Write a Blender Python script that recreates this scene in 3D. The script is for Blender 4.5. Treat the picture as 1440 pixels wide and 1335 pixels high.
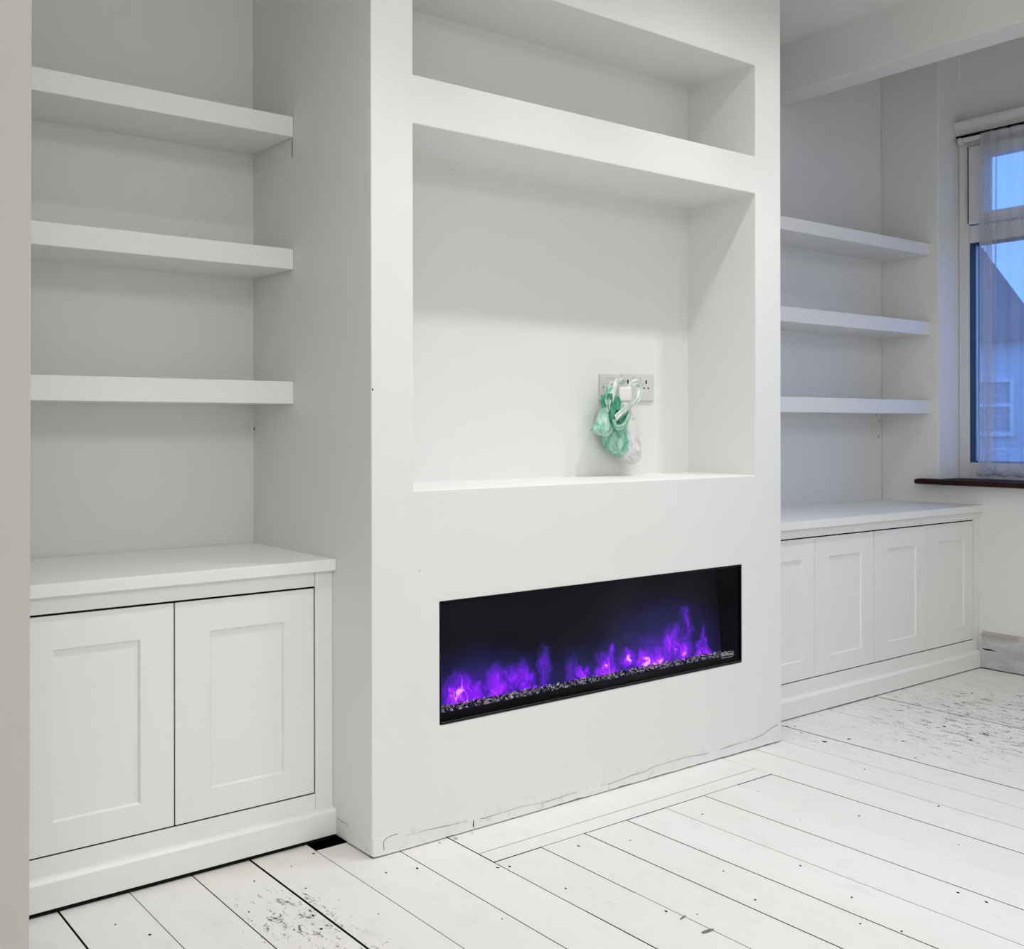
import bpy, bmesh, math, random
from math import sin, cos, pi, radians
from mathutils import Vector, Matrix, noise

random.seed(7)
for o in list(bpy.data.objects):
    bpy.data.objects.remove(o, do_unlink=True)
scene = bpy.context.scene
COL = scene.collection

# ------------------------------------------------------------------ camera
CAM_H = 1.0094
YAW = 0.6647
cd = bpy.data.cameras.new('camera')
cd.sensor_fit = 'HORIZONTAL'
cd.sensor_width = 36.0
cd.lens = 1499.676 / 1440 * 36.0
cd.shift_y = -(667.5 - 600.42) / 1440
cd.clip_start = 0.02
cam = bpy.data.objects.new('camera', cd)
COL.objects.link(cam)
cam.matrix_world = (Matrix.Translation((0, 0, CAM_H)) @ Matrix.Rotation(-YAW, 4, 'Z')
                    @ Matrix.Rotation(pi / 2, 4, 'X') @ Matrix.Rotation(-0.0016, 4, 'Z'))
scene.camera = cam

# ------------------------------------------------------------------ world: dusk sky
w = bpy.data.worlds.new('dusk_sky')
scene.world = w
w.use_nodes = True
nt = w.node_tree
nt.nodes.clear()
out = nt.nodes.new('ShaderNodeOutputWorld')
bg = nt.nodes.new('ShaderNodeBackground')
tc = nt.nodes.new('ShaderNodeTexCoord')
sp = nt.nodes.new('ShaderNodeSeparateXYZ')
rp = nt.nodes.new('ShaderNodeValToRGB')
rp.color_ramp.elements[0].position = 0.0
rp.color_ramp.elements[0].color = (0.155, 0.36, 0.92, 1)
rp.color_ramp.elements[1].position = 0.8
rp.color_ramp.elements[1].color = (0.12, 0.29, 0.85, 1)
nt.links.new(tc.outputs['Generated'], sp.inputs[0])
nt.links.new(sp.outputs['Z'], rp.inputs[0])
nt.links.new(rp.outputs[0], bg.inputs[0])
bg.inputs[1].default_value = 2.4
nt.links.new(bg.outputs[0], out.inputs[0])

# ------------------------------------------------------------------ ceiling spots and added fill lights
def spot(name, loc, power, size_deg, col, radius=0.03):
    l = bpy.data.lights.new(name, 'SPOT')
    l.energy = power
    l.spot_size = radians(size_deg)
    l.spot_blend = 1.0
    l.color = col
    l.shadow_soft_size = radius
    o = bpy.data.objects.new(name, l)
    o.location = loc
    COL.objects.link(o)
    return o

def area(name, loc, sx, sy, power, col, rot=(0, 0, 0)):
    l = bpy.data.lights.new(name, 'AREA')
    l.shape = 'RECTANGLE'
    l.size, l.size_y = sx, sy
    l.energy = power
    l.color = col
    o = bpy.data.objects.new(name, l)
    o.location = loc
    o.rotation_euler = rot
    COL.objects.link(o)
    return o

WARM = (1.0, 0.993, 0.975)
for lx, beam, spill in ((0.55, 0.5, 7.0), (1.15, 23.5, 5.3), (1.74, 23.5, 5.3), (2.32, 24.0, 12.0), (2.90, 24.0, 12.0)):   # row of ceiling spots in front of the chimney
    spot('ceiling_spotlight', (lx, 1.655, 2.505), beam, 88, WARM)
    spot('ceiling_spotlight_spill', (lx, 1.655, 2.505), spill, 150, WARM)
for loc, size, power in (((0.2, -1.6, 2.5), 1.4, 38), ((-0.6, -0.9, 2.5), 1.0, 13), ((2.6, -1.4, 2.5), 1.4, 16)):   # unseen soft fill lights added behind the camera
    area('rear_fill_light', loc, size, size, power, WARM)

scene.view_settings.view_transform = 'Standard'
scene.view_settings.look = 'None'
scene.view_settings.gamma = 1.0
scene.view_settings.use_curve_mapping = False
scene.view_settings.exposure = 0.0

# ------------------------------------------------------------------ node helper
class NT:
    def __init__(self, name):
        self.m = bpy.data.materials.new(name)
        self.m.use_nodes = True
        self.t = self.m.node_tree
        self.t.nodes.clear()
        self.out = self.n('ShaderNodeOutputMaterial')
    def n(self, t, **kw):
        x = self.t.nodes.new(t)
        for k, v in kw.items():
            setattr(x, k, v)
        return x
    def l(self, a, b):
        self.t.links.new(a, b)
    def val(self, sock, v):
        if isinstance(v, (int, float, tuple)):
            sock.default_value = v
        else:
            self.l(v, sock)
    def math(self, op, a, b=0.0, c=0.0, clamp=False):
        x = self.n('ShaderNodeMath', operation=op)
        x.use_clamp = clamp
        self.val(x.inputs[0], a); self.val(x.inputs[1], b); self.val(x.inputs[2], c)
        return x.outputs[0]
    def vmath(self, op, a, b=(0, 0, 0), o=0):
        x = self.n('ShaderNodeVectorMath', operation=op)
        self.val(x.inputs[0], a); self.val(x.inputs[1], b)
        return x.outputs['Value'] if op == 'LENGTH' else x.outputs[0]
    def pos(self):
        return self.n('ShaderNodeNewGeometry').outputs['Position']
    def obj(self):
        return self.n('ShaderNodeTexCoord').outputs['Object']
    def noise(self, vec, scale, detail=3, rough=0.5, dist=0.0):
        x = self.n('ShaderNodeTexNoise')
        self.l(vec, x.inputs['Vector'])
        x.inputs['Scale'].default_value = scale
        x.inputs['Detail'].default_value = detail
        x.inputs['Roughness'].default_value = rough
        x.inputs['Distortion'].default_value = dist
        return x.outputs[0]
    def rng(self, v, a, b, c=0.0, d=1.0, smooth=False):
        x = self.n('ShaderNodeMapRange')
        if smooth:
            x.interpolation_type = 'SMOOTHSTEP'
        self.l(v, x.inputs[0])
        for i, q in enumerate((a, b, c, d)):
            x.inputs[1 + i].default_value = q
        return x.outputs[0]
    def mix(self, f, a, b):
        x = self.n('ShaderNodeMix', data_type='RGBA')
        self.val(x.inputs['Factor'], f)
        self.val(x.inputs[6], a); self.val(x.inputs[7], b)
        return x.outputs[2]
    def bsdf(self, col, rough, spec=0.5, bump=None, bstr=0.1, bdist=0.002):
        b = self.n('ShaderNodeBsdfPrincipled')
        self.val(b.inputs['Base Color'], col)
        self.val(b.inputs['Roughness'], rough)
        b.inputs['Specular IOR Level'].default_value = spec
        if bump is not None:
            bm = self.n('ShaderNodeBump')
            bm.inputs['Strength'].default_value = bstr
            bm.inputs['Distance'].default_value = bdist
            self.l(bump, bm.inputs['Height'])
            self.l(bm.outputs[0], b.inputs['Normal'])
        self.b = b
        self.l(b.outputs[0], self.out.inputs[0])
        return b

def C4(r, g=None, b=None):
    return (r, r if g is None else g, r if b is None else b, 1.0)

def paint(name, col, rough=0.55, spec=0.3, var=0.02, bstr=0.06, scale=60):
    t = NT(name)
    p = t.pos()
    nz = t.noise(p, 2.3, 4)
    c2 = tuple(max(0, c - var) for c in col) + (1.0,)
    c = t.mix(t.rng(nz, 0.35, 0.65), tuple(col) + (1.0,), c2)
    t.bsdf(c, rough, spec, t.noise(p, scale, 3), bstr, 0.002)
    return t.m

M = {}
M['wall'] = paint('wall_paint', (0.885, 0.882, 0.862))
M['nib'] = paint('nib_wall_paint', (0.595, 0.570, 0.53))  # even tone, darker and warmer than the other walls
M['shelf'] = paint('shelf_paint', (0.89, 0.888, 0.87), 0.42, 0.4, 0.012, 0.05)
M['cabinet'] = paint('cabinet_paint', (0.885, 0.888, 0.872), 0.38, 0.4, 0.01, 0.03, 90)
M['ceiling'] = paint('ceiling_paint', (0.87, 0.865, 0.84), 0.7, 0.2)
M['upvc'] = paint('window_plastic', (0.80, 0.79, 0.78), 0.3, 0.5, 0.01, 0.0)
M['plate'] = paint('socket_plastic', (0.70, 0.70, 0.70), 0.3, 0.5, 0.01, 0.0)
M['plug'] = paint('plug_plastic', (0.90, 0.89, 0.89), 0.3, 0.5, 0.0, 0.0)
M['dark'] = paint('dark_cavity_shade', (0.012, 0.012, 0.012), 0.9, 0.0, 0.0, 0.0)  # near black for holes and for shade put into gaps
M['subfloor'] = paint('underfloor_void', (0.01, 0.009, 0.008), 0.95, 0.0, 0.0, 0.0)
M['black'] = paint('black_metal', (0.004, 0.004, 0.005), 0.5, 0.12, 0.0, 0.0)
M['trimline'] = paint('dark_satin_trim', (0.05, 0.05, 0.06), 0.3, 0.5, 0.0, 0.0)
M['gasket'] = paint('window_gasket', (0.035, 0.07, 0.15), 0.5, 0.4, 0.0, 0.0)  # blue light of the sky is put into this base colour
M['crack'] = paint('plaster_crack', (0.40, 0.395, 0.385), 0.95, 0.0, 0.05, 0.0)
M['crackdark'] = paint('open_crack', (0.05, 0.05, 0.048), 0.95, 0.0, 0.02, 0.0)
M['bare'] = paint('bare_wood_edge', (0.035, 0.028, 0.022), 0.9, 0.0, 0.01, 0.0)
M['chip'] = paint('paint_chip', (0.30, 0.30, 0.31), 0.6, 0.3, 0.12, 0.1)
M['crumb'] = paint('plaster_crumb', (0.74, 0.73, 0.71), 0.9, 0.1, 0.1, 0.1)
M['render'] = paint('house_render', (0.62, 0.66, 0.70), 0.9, 0.1, 0.05, 0.1)
M['roof'] = paint('roof_slate', (0.14, 0.16, 0.20), 0.8, 0.2, 0.04, 0.2)
M['housepane'] = paint('far_window_glass', (0.36, 0.40, 0.45), 0.15, 0.5, 0.0, 0.0)
M['ground'] = paint('garden_ground', (0.18, 0.19, 0.17), 0.95, 0.1, 0.06, 0.2)

# chimney plaster: scuffs and dirt low down near the floor
t = NT('chimney_plaster')
p = t.pos()
sz = t.n('ShaderNodeSeparateXYZ'); t.l(p, sz.inputs[0])
low = t.rng(sz.outputs['Z'], 0.015, 0.075, 1.0, 0.0)
sc = t.rng(t.noise(p, 38, 6, 0.7, 0.6), 0.56, 0.72)
base = t.mix(t.rng(t.noise(p, 1.7, 3), 0.4, 0.65), C4(0.850, 0.850, 0.842), C4(0.84, 0.842, 0.832))
col = t.mix(t.math('MULTIPLY', t.math('MULTIPLY', low, sc), 0.55), base, C4(0.42, 0.41, 0.40))
t.bsdf(col, 0.5, 0.3, t.noise(p, 45, 4), 0.07, 0.002)
M['chimney'] = t.m

# painted floorboards: chipped, scratched white paint
t = NT('painted_boards')
p = t.pos()
def blob(cx, cy, rx, ry):
    v = t.vmath('MULTIPLY', t.vmath('SUBTRACT', p, (cx, cy, 0)), (1 / rx, 1 / ry, 0))
    return t.rng(t.vmath('LENGTH', v), 0.15, 1.0, 1.0, 0.0, True)
regions = [(3.6, 1.85, 1.15, 0.85), (1.0, 2.0, 0.2, 0.26), (1.02, 1.78, 0.16, 0.2), (3.2, 1.7, 0.6, 0.45),
           (2.5, 2.0, 0.14, 0.05), (2.86, 2.12, 0.14, 0.14), (3.0, 1.4, 0.4, 0.5), (2.05, 1.45, 0.12, 0.18)]
wts = [1.0, 1.1, 0.8, 0.62, 0.65, 0.7, 0.4, 0.35]
acc = None
for r, wgt in zip(regions, wts):
    b_ = t.math('MULTIPLY', blob(*r), wgt)
    acc = b_ if acc is None else t.math('MAXIMUM', acc, b_)
warp = t.vmath('MULTIPLY', p, (1.0, 0.32, 1.0))
n1 = t.noise(warp, 55, 8, 0.72, 0.8)
n2 = t.noise(t.vmath('MULTIPLY', p, (1.0, 0.55, 1.0)), 17, 6, 0.68)
n3 = t.noise(p, 130, 3, 0.6)
thr = t.math('SUBTRACT', 0.652, t.math('MULTIPLY', acc, 0.125))
flk = t.math('MULTIPLY', t.math('SUBTRACT', t.math('ADD', t.math('MULTIPLY', n1, 0.72), t.math('MULTIPLY', n3, 0.28)), thr), 16.0, clamp=True)
scuff = t.math('MULTIPLY', t.rng(n2, 0.52, 0.78), t.math('ADD', 0.20, t.math('MULTIPLY', acc, 0.20)), clamp=True)
geo_rand = t.n('ShaderNodeObjectInfo').outputs['Random']
tone = t.mix(geo_rand, C4(0.87, 0.866, 0.852), C4(0.83, 0.825, 0.808))
yel = t.mix(t.rng(t.noise(p, 1.3, 3), 0.4, 0.7), tone, C4(0.83, 0.81, 0.77))
c1 = t.mix(scuff, yel, C4(0.48, 0.47, 0.46))
n5 = t.noise(t.vmath('MULTIPLY', p, (1.0, 0.45, 1.0)), 42, 6, 0.7, 1.2)
c1 = t.mix(t.math('MULTIPLY', t.rng(n5, 0.66, 0.76), 0.5), c1, C4(0.40, 0.39, 0.38))
col = t.mix(flk, c1, C4(0.07, 0.065, 0.06))
grain = t.noise(t.vmath('MULTIPLY', p, (1.0, 0.05, 1.0)), 120, 4)
t.bsdf(col, t.rng(n2, 0.3, 0.7, 0.34, 0.5), 0.35, grain, 0.10, 0.002)
M['boards'] = t.m

# stained sill
t = NT('sill_varnish')
p = t.pos()
g = t.noise(t.vmath('MULTIPLY', p, (6, 0.6, 6)), 14, 5)
t.bsdf(t.mix(g, C4(0.012, 0.006, 0.006), C4(0.05, 0.018, 0.014)), 0.62, 0.12)
M['sill'] = t.m

# old skirting: worn primer
t = NT('old_skirting')
p = t.pos()
s3 = t.n('ShaderNodeSeparateXYZ'); t.l(p, s3.inputs[0])
g = t.noise(t.vmath('MULTIPLY', p, (1, 0.35, 1)), 22, 6, 0.65)
c = t.mix(t.rng(g, 0.35, 0.65), C4(0.68, 0.68, 0.69), C4(0.48, 0.48, 0.49))
top = t.math('MULTIPLY', t.rng(s3.outputs['Z'], 0.125, 0.14), t.rng(g, 0.3, 0.5))
c = t.mix(top, c, C4(0.50, 0.44, 0.41))
wear = t.rng(t.noise(p, 60, 5, 0.7), 0.68, 0.73)
c = t.mix(wear, c, C4(0.12, 0.11, 0.11))
t.bsdf(c, 0.55, 0.3, g, 0.15, 0.003)
M['skirting'] = t.m

def glassy(name, refl, tint=(1, 1, 1), rough=0.02):
    t = NT(name)
    tr = t.n('ShaderNodeBsdfTransparent'); tr.inputs[0].default_value = tint + (1,)
    gl = t.n('ShaderNodeBsdfGlossy'); gl.inputs['Roughness'].default_value = rough
    lw = t.n('ShaderNodeLayerWeight'); lw.inputs['Blend'].default_value = 0.3
    mx = t.n('ShaderNodeMixShader')
    t.l(t.math('MULTIPLY', lw.outputs['Fresnel'], refl), mx.inputs[0])
    t.l(tr.outputs[0], mx.inputs[1]); t.l(gl.outputs[0], mx.inputs[2])
    t.l(mx.outputs[0], t.out.inputs[0])
    return t.m
M['glass'] = glassy('window_glass', 0.5, (0.93, 0.97, 1.0))
M['fireglass'] = glassy('fire_glass', 0.014, (0.95, 0.95, 0.97), 0.16)

# sheer net
t = NT('sheer_net')
tr = t.n('ShaderNodeBsdfTransparent')
df = t.n('ShaderNodeBsdfDiffuse'); df.inputs[0].default_value = (0.78, 0.76, 0.76, 1)
tl = t.n('ShaderNodeBsdfTranslucent'); tl.inputs[0].default_value = (0.80, 0.80, 0.82, 1)
m1 = t.n('ShaderNodeMixShader'); m1.inputs[0].default_value = 0.5
t.l(df.outputs[0], m1.inputs[1]); t.l(tl.outputs[0], m1.inputs[2])
m2 = t.n('ShaderNodeMixShader')
wv = t.noise(t.obj(), 420, 2)
t.l(t.rng(wv, 0.3, 0.7, 0.40, 0.52), m2.inputs[0])
t.l(tr.outputs[0], m2.inputs[1]); t.l(m1.outputs[0], m2.inputs[2])
t.l(m2.outputs[0], t.out.inputs[0])
M['net'] = t.m

# carrier bag film: white with a green printed side
def film(name, A, B, sc, edge=None, bright=0.5):
    t = NT(name)
    p = t.pos()
    cr = t.noise(p, 34, 5, 0.6, 1.2)
    st = t.rng(t.noise(t.vmath('MULTIPLY', p, (1, 1, 0.28)), sc, 4, 0.6, 0.8), 0.36, 0.64)
    col = t.mix(st, C4(*A), C4(*B))
    if edge:
        s4 = t.n('ShaderNodeSeparateXYZ'); t.l(p, s4.inputs[0])
        xw = t.math('ADD', s4.outputs['X'], t.math('MULTIPLY', t.math('SUBTRACT', cr, 0.5), 0.03))
        white = t.mix(t.rng(cr, 0.52, 0.72), C4(0.80, 0.80, 0.82), C4(0.42, 0.41, 0.44))
        col = t.mix(t.rng(xw, edge, edge + 0.012, 1.0, 0.0), white, col)
    t.bsdf(col, 0.30, 0.5, cr, 0.55, 0.006)
    return t.m
M['bag'] = film('bag_film', (0.10, 0.40, 0.27), (0.50, 0.74, 0.64), 60, 2.296)
M['bagside'] = film('bag_side_film', (0.14, 0.50, 0.34), (0.66, 0.84, 0.76), 50)
M['baggreen'] = film('bag_green_film', (0.015, 0.14, 0.085), (0.10, 0.48, 0.31), 70)
M['bagwhite'] = film('bag_handle_film', (0.50, 0.66, 0.60), (0.85, 0.88, 0.87), 80)

# crystals in the fire
t = NT('fire_crystals')
rnd = t.noise(t.pos(), 95, 2, 0.5)
t.bsdf(t.mix(t.rng(rnd, 0.46, 0.64), C4(0.010, 0.009, 0.011), C4(0.60, 0.56, 0.59)), 0.15, 0.6)
M['crystal'] = t.m

# the glowing flame screen of the electric fire
t = NT('flame_screen')
p = t.pos()
BL = [  # x, z, rx, rz, strength
 (1.602, 0.328, .060, .052, 0.95), (1.634, 0.302, .040, .026, 1.1), (1.575, 0.308, .032, .026, 0.85), (1.66, 0.322, .03, .03, .55),
 (1.723, 0.325, .050, .055, 0.55), (1.776, 0.335, .040, .050, 0.60), (1.813, 0.335, .040, .060, 0.72), (1.835, 0.298, .022, .022, 1.0),
 (1.886, 0.345, .028, .085, 0.42), (1.985, 0.325, .03, .06, 0.35), (2.015, 0.312, .030, .030, 0.75), (2.046, 0.328, .016, .022, .7),
 (2.110, 0.320, .050, .055, 0.85), (2.125, 0.302, .040, .030, 1.05), (2.136, 0.362, .014, .030, .6), (2.205, 0.330, .040, .040, 0.80), (2.214, 0.328, .018, .018, 1.1),
 (2.270, 0.318, .055, .045, .95), (2.275, 0.335, .025, .022, 1.0), (2.330, 0.308, .045, .035, .85), (2.392, 0.345, .050, .075, .62), (2.408, 0.382, .028, .045, .62),
 (2.433, 0.325, .045, .055, .62), (2.520, 0.312, .045, .038, 1.05), (2.530, 0.338, .018, .045, .75),
 (2.458, 0.410, .035, .065, .33), (2.464, 0.400, .010, .018, .6),
 (1.66, 0.30, .26, .14, .20), (2.34, 0.32, .32, .18, .20), (1.98, 0.29, .60, .12, .13),
]
acc = None
soft = None
wn = t.n('ShaderNodeTexNoise'); wn.inputs['Scale'].default_value = 26; wn.inputs['Detail'].default_value = 3
t.l(p, wn.inputs['Vector'])
wob = t.vmath('MULTIPLY', t.vmath('SUBTRACT', wn.outputs['Color'], (0.5, 0.5, 0.5)), (0.06, 0.0, 0.08))
pw = t.vmath('ADD', p, wob)
for (bx, bz, rx, rz, st) in BL:
    v = t.vmath('MULTIPLY', t.vmath('SUBTRACT', pw if st > 0.28 else p, (bx - 0.020, 0, bz)), (1 / (rx * 1.15), 0, 1 / (rz * 1.15)))
    g = t.rng(t.vmath('LENGTH', v), 0.0, 1.0, st, 0.0, True)
    if st > 0.28:
        acc = g if acc is None else t.math('MAXIMUM', acc, g)
    else:
        soft = g if soft is None else t.math('ADD', soft, g)
wis = t.noise(t.vmath('MULTIPLY', pw, (1.0, 1.0, 0.42)), 52, 4, 0.58, 0.9)
fine = t.noise(t.vmath('MULTIPLY', pw, (1.0, 1.0, 0.35)), 140, 2, 0.55, 0.6)
lowf = t.rng(t.noise(p, 14, 3), 0.3, 0.7, 0.5, 1.15)
amp = t.math('MULTIPLY', acc, t.math('ADD', t.rng(wis, 0.36, 0.68, 0.30, 1.22), t.math('MULTIPLY', t.math('SUBTRACT', fine, 0.5), 0.8)))
amp = t.math('ADD', amp, t.math('MULTIPLY', soft, lowf))
rmp = t.n('ShaderNodeValToRGB')
e = rmp.color_ramp.elements
e[0].position = 0.0; e[0].color = (0, 0, 0, 1)
e[1].position = 1.0; e[1].color = (1.0, 0.45, 0.95, 1)
for ps, cc in ((0.10, (0.014, 0.010, 0.090)), (0.30, (0.085, 0.012, 0.48)), (0.55, (0.26, 0.012, 1.0)), (0.80, (0.60, 0.04, 1.0))):
    q = e.new(ps); q.color = cc + (1,)
t.l(amp, rmp.inputs[0])
sx_ = t.n('ShaderNodeSeparateXYZ'); t.l(p, sx_.inputs[0])
haze = t.math('MULTIPLY', t.rng(t.noise(p, 6, 4), 0.3, 0.75, 0.4, 1.0), t.rng(sx_.outputs['X'], 2.40, 2.60, 1.0, 0.25))
b = t.bsdf(C4(0.004, 0.004, 0.006), 0.7, 0.1)
hz = t.vmath('SCALE', (0.0085, 0.0085, 0.0135)); hz.node.inputs['Scale'].default_value = 1
t.l(haze, hz.node.inputs['Scale'])
em = t.vmath('ADD', rmp.outputs[0], hz)
t.l(em, b.inputs['Emission Color'])
b.inputs['Emission Strength'].default_value = 1.0
M['flame'] = t.m

t = NT('badge_print')
t.bsdf(C4(0.55, 0.55, 0.58), 0.5, 0.2)
M['badge'] = t.m

# ------------------------------------------------------------------ geometry helpers
def link(name, me, mat=None, parent=None, bevel=0.0, smooth=False):
    o = bpy.data.objects.new(name, me)
    COL.objects.link(o)
    if mat is not None:
        me.materials.append(mat)
    if parent is not None:
        o.parent = parent
    if bevel:
        md = o.modifiers.new('bevel', 'BEVEL')
        md.width = bevel; md.segments = 2; md.limit_method = 'ANGLE'; md.angle_limit = radians(40)
    if smooth:
        for f in me.polygons:
            f.use_smooth = True
    return o

def mesh_from(verts, faces, name='m'):
    me = bpy.data.meshes.new(name)
    me.from_pydata(verts, [], faces)
    me.update()
    return me

def box_bm(bm, a, b):
    x0, y0, z0 = a; x1, y1, z1 = b
    vs = [bm.verts.new(v) for v in ((x0, y0, z0), (x1, y0, z0), (x1, y1, z0), (x0, y1, z0), (x0, y0, z1), (x1, y0, z1), (x1, y1, z1), (x0, y1, z1))]
    for f in ((0, 3, 2, 1), (4, 5, 6, 7), (0, 1, 5, 4), (1, 2, 6, 5), (2, 3, 7, 6), (3, 0, 4, 7)):
        bm.faces.new([vs[i] for i in f])

def bm_done(bm, name):
    me = bpy.data.meshes.new(name)
    bm.to_mesh(me); bm.free()
    return me

def box(name, a, b, mat, parent=None, bevel=0.0015):
    bm = bmesh.new()
    box_bm(bm, a, b)
    return link(name, bm_done(bm, name), mat, parent, bevel)

def boxes(name, lst, mat, parent=None, bevel=0.0):
    bm = bmesh.new()
    for a, b in lst:
        box_bm(bm, a, b)
    return link(name, bm_done(bm, name), mat, parent, bevel)

def solid(name, xs, ys, zs, filled, mat, parent=None, bevel=0.0):
    """solid made of grid cells; only its outer skin becomes faces"""
    nx, ny, nz = len(xs) - 1, len(ys) - 1, len(zs) - 1
    F = lambda i, j, k: 0 <= i < nx and 0 <= j < ny and 0 <= k < nz and filled((xs[i] + xs[i + 1]) / 2, (ys[j] + ys[j + 1]) / 2, (zs[k] + zs[k + 1]) / 2)
    vid, verts, faces = {}, [], []
    def V(i, j, k):
        if (i, j, k) not in vid:
            vid[(i, j, k)] = len(verts); verts.append((xs[i], ys[j], zs[k]))
        return vid[(i, j, k)]
    for i in range(nx):
        for j in range(ny):
            for k in range(nz):
                if not F(i, j, k):
                    continue
                for d, q in (((-1, 0, 0), ((0, 0, 0), (0, 0, 1), (0, 1, 1), (0, 1, 0))), ((1, 0, 0), ((1, 0, 0), (1, 1, 0), (1, 1, 1), (1, 0, 1))),
                             ((0, -1, 0), ((0, 0, 0), (1, 0, 0), (1, 0, 1), (0, 0, 1))), ((0, 1, 0), ((0, 1, 0), (0, 1, 1), (1, 1, 1), (1, 1, 0))),
                             ((0, 0, -1), ((0, 0, 0), (0, 1, 0), (1, 1, 0), (1, 0, 0))), ((0, 0, 1), ((0, 0, 1), (1, 0, 1), (1, 1, 1), (0, 1, 1)))):
                    if not F(i + d[0], j + d[1], k + d[2]):
                        faces.append([V(i + a, j + b, k + c) for a, b, c in q])
    return link(name, mesh_from(verts, faces, name), mat, parent, bevel)

def structure(o):
    o['kind'] = 'structure'
    return o

def tag(o, label, cat, group=None):
    o['label'] = label; o['category'] = cat
    if group:
        o['group'] = group
    return o

def thing(name, loc, label, cat, group=None):
    o = bpy.data.objects.new(name, None)
    o.empty_display_size = 0.1
    COL.objects.link(o)
    o.location = loc
    return tag(o, label, cat, group)

def under(o, parent):
    """parent keeping the mesh's world coordinates"""
    o.parent = parent
    o.matrix_parent_inverse = Matrix.Translation(parent.location).inverted()
    return o

def ribbon(name, pts, width, mat, parent, normal='y', off=0.0):
    """thin raised strip following points (2-D, in the wall plane)"""
    vs, fs = [], []
    for i, (a, b, wd) in enumerate(pts):
        p0 = pts[max(0, i - 1)]; p1 = pts[min(len(pts) - 1, i + 1)]
        dx, dz = p1[0] - p0[0], p1[1] - p0[1]
        L = math.hypot(dx, dz) or 1
        nx, nz = -dz / L * wd * width / 2, dx / L * wd * width / 2
        for s in (1, -1):
            for dd in (0.0, 0.0006):
                q = (a + nx * s, b + nz * s)
                if normal == 'y':
                    vs.append((q[0], off - dd, q[1]))
                elif normal == 'x-':
                    vs.append((off - dd, q[0], q[1]))
                else:
                    vs.append((q[0], q[1], off + dd))
        if i:
            k = 4 * i
            for a_, b_ in ((1, 0), (3, 1), (2, 3), (0, 2)):
                fs.append([k - 4 + a_, k - 4 + b_, k + b_, k + a_])
    n = 4 * (len(pts) - 1)
    fs += [[0, 1, 3, 2], [n, n + 2, n + 3, n + 1]]
    bm = bmesh.new()
    bm.from_mesh(mesh_from(vs, fs, name))
    bmesh.ops.recalc_face_normals(bm, faces=bm.faces)
    return link(name, bm_done(bm, name), mat, parent)

# ------------------------------------------------------------------ measures (metres)
F = 2.16                                   # front of the chimney breast
XL, XR = 1.2762, 2.7885                    # its sides
NXL, NXR, NB, NT_, BT, BB, NBACK = 1.3925, 2.6635, 0.856, 2.1415, 1.856, 1.739, 2.4445
FXL, FXR, FB, FT = 1.4674, 2.5965, 0.2795, 0.5821
BACK, BACKR = 2.8058, 2.7742
XW, XREC = 4.3056, 4.48                    # window wall and its recess
YREC = 2.497
ZC = 2.522
ZC2 = 2.86                                 # higher ceiling beyond the beam, over the window end
YB = -3.2                                  # wall behind the camera
XLL = -1.6

# ------------------------------------------------------------------ room shell
solid_ch = solid('wall_chimney', [XL, NXL, FXL, FXR, NXR, XR], [F, F + 0.16, NBACK, BACK + 0.1], [0.005, FB, FT, NB, BB, BT, NT_, ZC],
    lambda x, y, z: not ((NXL < x < NXR and y < NBACK and (NB < z < BB or BT < z < NT_)) or (FXL < x < FXR and FB < z < FT and y < F + 0.16)),
    M['chimney'], None, 0.0025)
structure(solid_ch)
structure(box('wall_back', (XLL, BACK, -0.12), (XL, BACK + 0.1, ZC), M['wall'], None, 0))
structure(box('wall_back_right', (XR, BACKR, -0.12), (XREC + 0.12, BACKR + 0.13, ZC2), M['wall'], None, 0))

# left nib: end of the wall the alcove returns into (very slightly out of plumb)
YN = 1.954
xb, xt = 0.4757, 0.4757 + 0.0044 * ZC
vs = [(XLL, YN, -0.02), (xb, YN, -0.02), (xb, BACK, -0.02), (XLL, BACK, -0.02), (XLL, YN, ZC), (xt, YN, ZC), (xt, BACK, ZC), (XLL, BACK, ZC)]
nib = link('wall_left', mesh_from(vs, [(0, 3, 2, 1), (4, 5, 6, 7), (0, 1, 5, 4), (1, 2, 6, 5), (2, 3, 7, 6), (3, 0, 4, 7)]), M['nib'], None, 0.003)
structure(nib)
structure(box('wall_far_left', (XLL - 0.1, YB, -0.12), (XLL, BACK + 0.1, ZC), M['wall'], None, 0))
structure(box('wall_rear', (XLL - 0.1, YB - 0.1, -0.12), (XREC + 0.12, YB, ZC2), M['wall'], None, 0))

WY0 = 0.86                                  # other end of the window recess
structure(solid('wall_right', [XW, XREC, XREC + 0.12], [YB, WY0, YREC, BACKR], [-0.12, 0.757, 2.30, ZC2],
    lambda x, y, z: not (WY0 < y < YREC and ((x < XREC and z > 0.757) or (0.757 < z < 2.30))), M['wall'], None, 0.004))
ceil = structure(solid('ceiling', [XLL - 0.1, 3.453, XREC + 0.12], [YB - 0.1, BACK + 0.13], [ZC, ZC2, ZC2 + 0.1],
    lambda x, y, z: z > ZC2 or x < 3.453, M['ceiling']))
box('ceiling_beam', (3.453, YB + 0.002, 2.328), (3.592, BACKR - 0.001, ZC2), M['ceiling'], ceil, 0.003)

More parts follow.
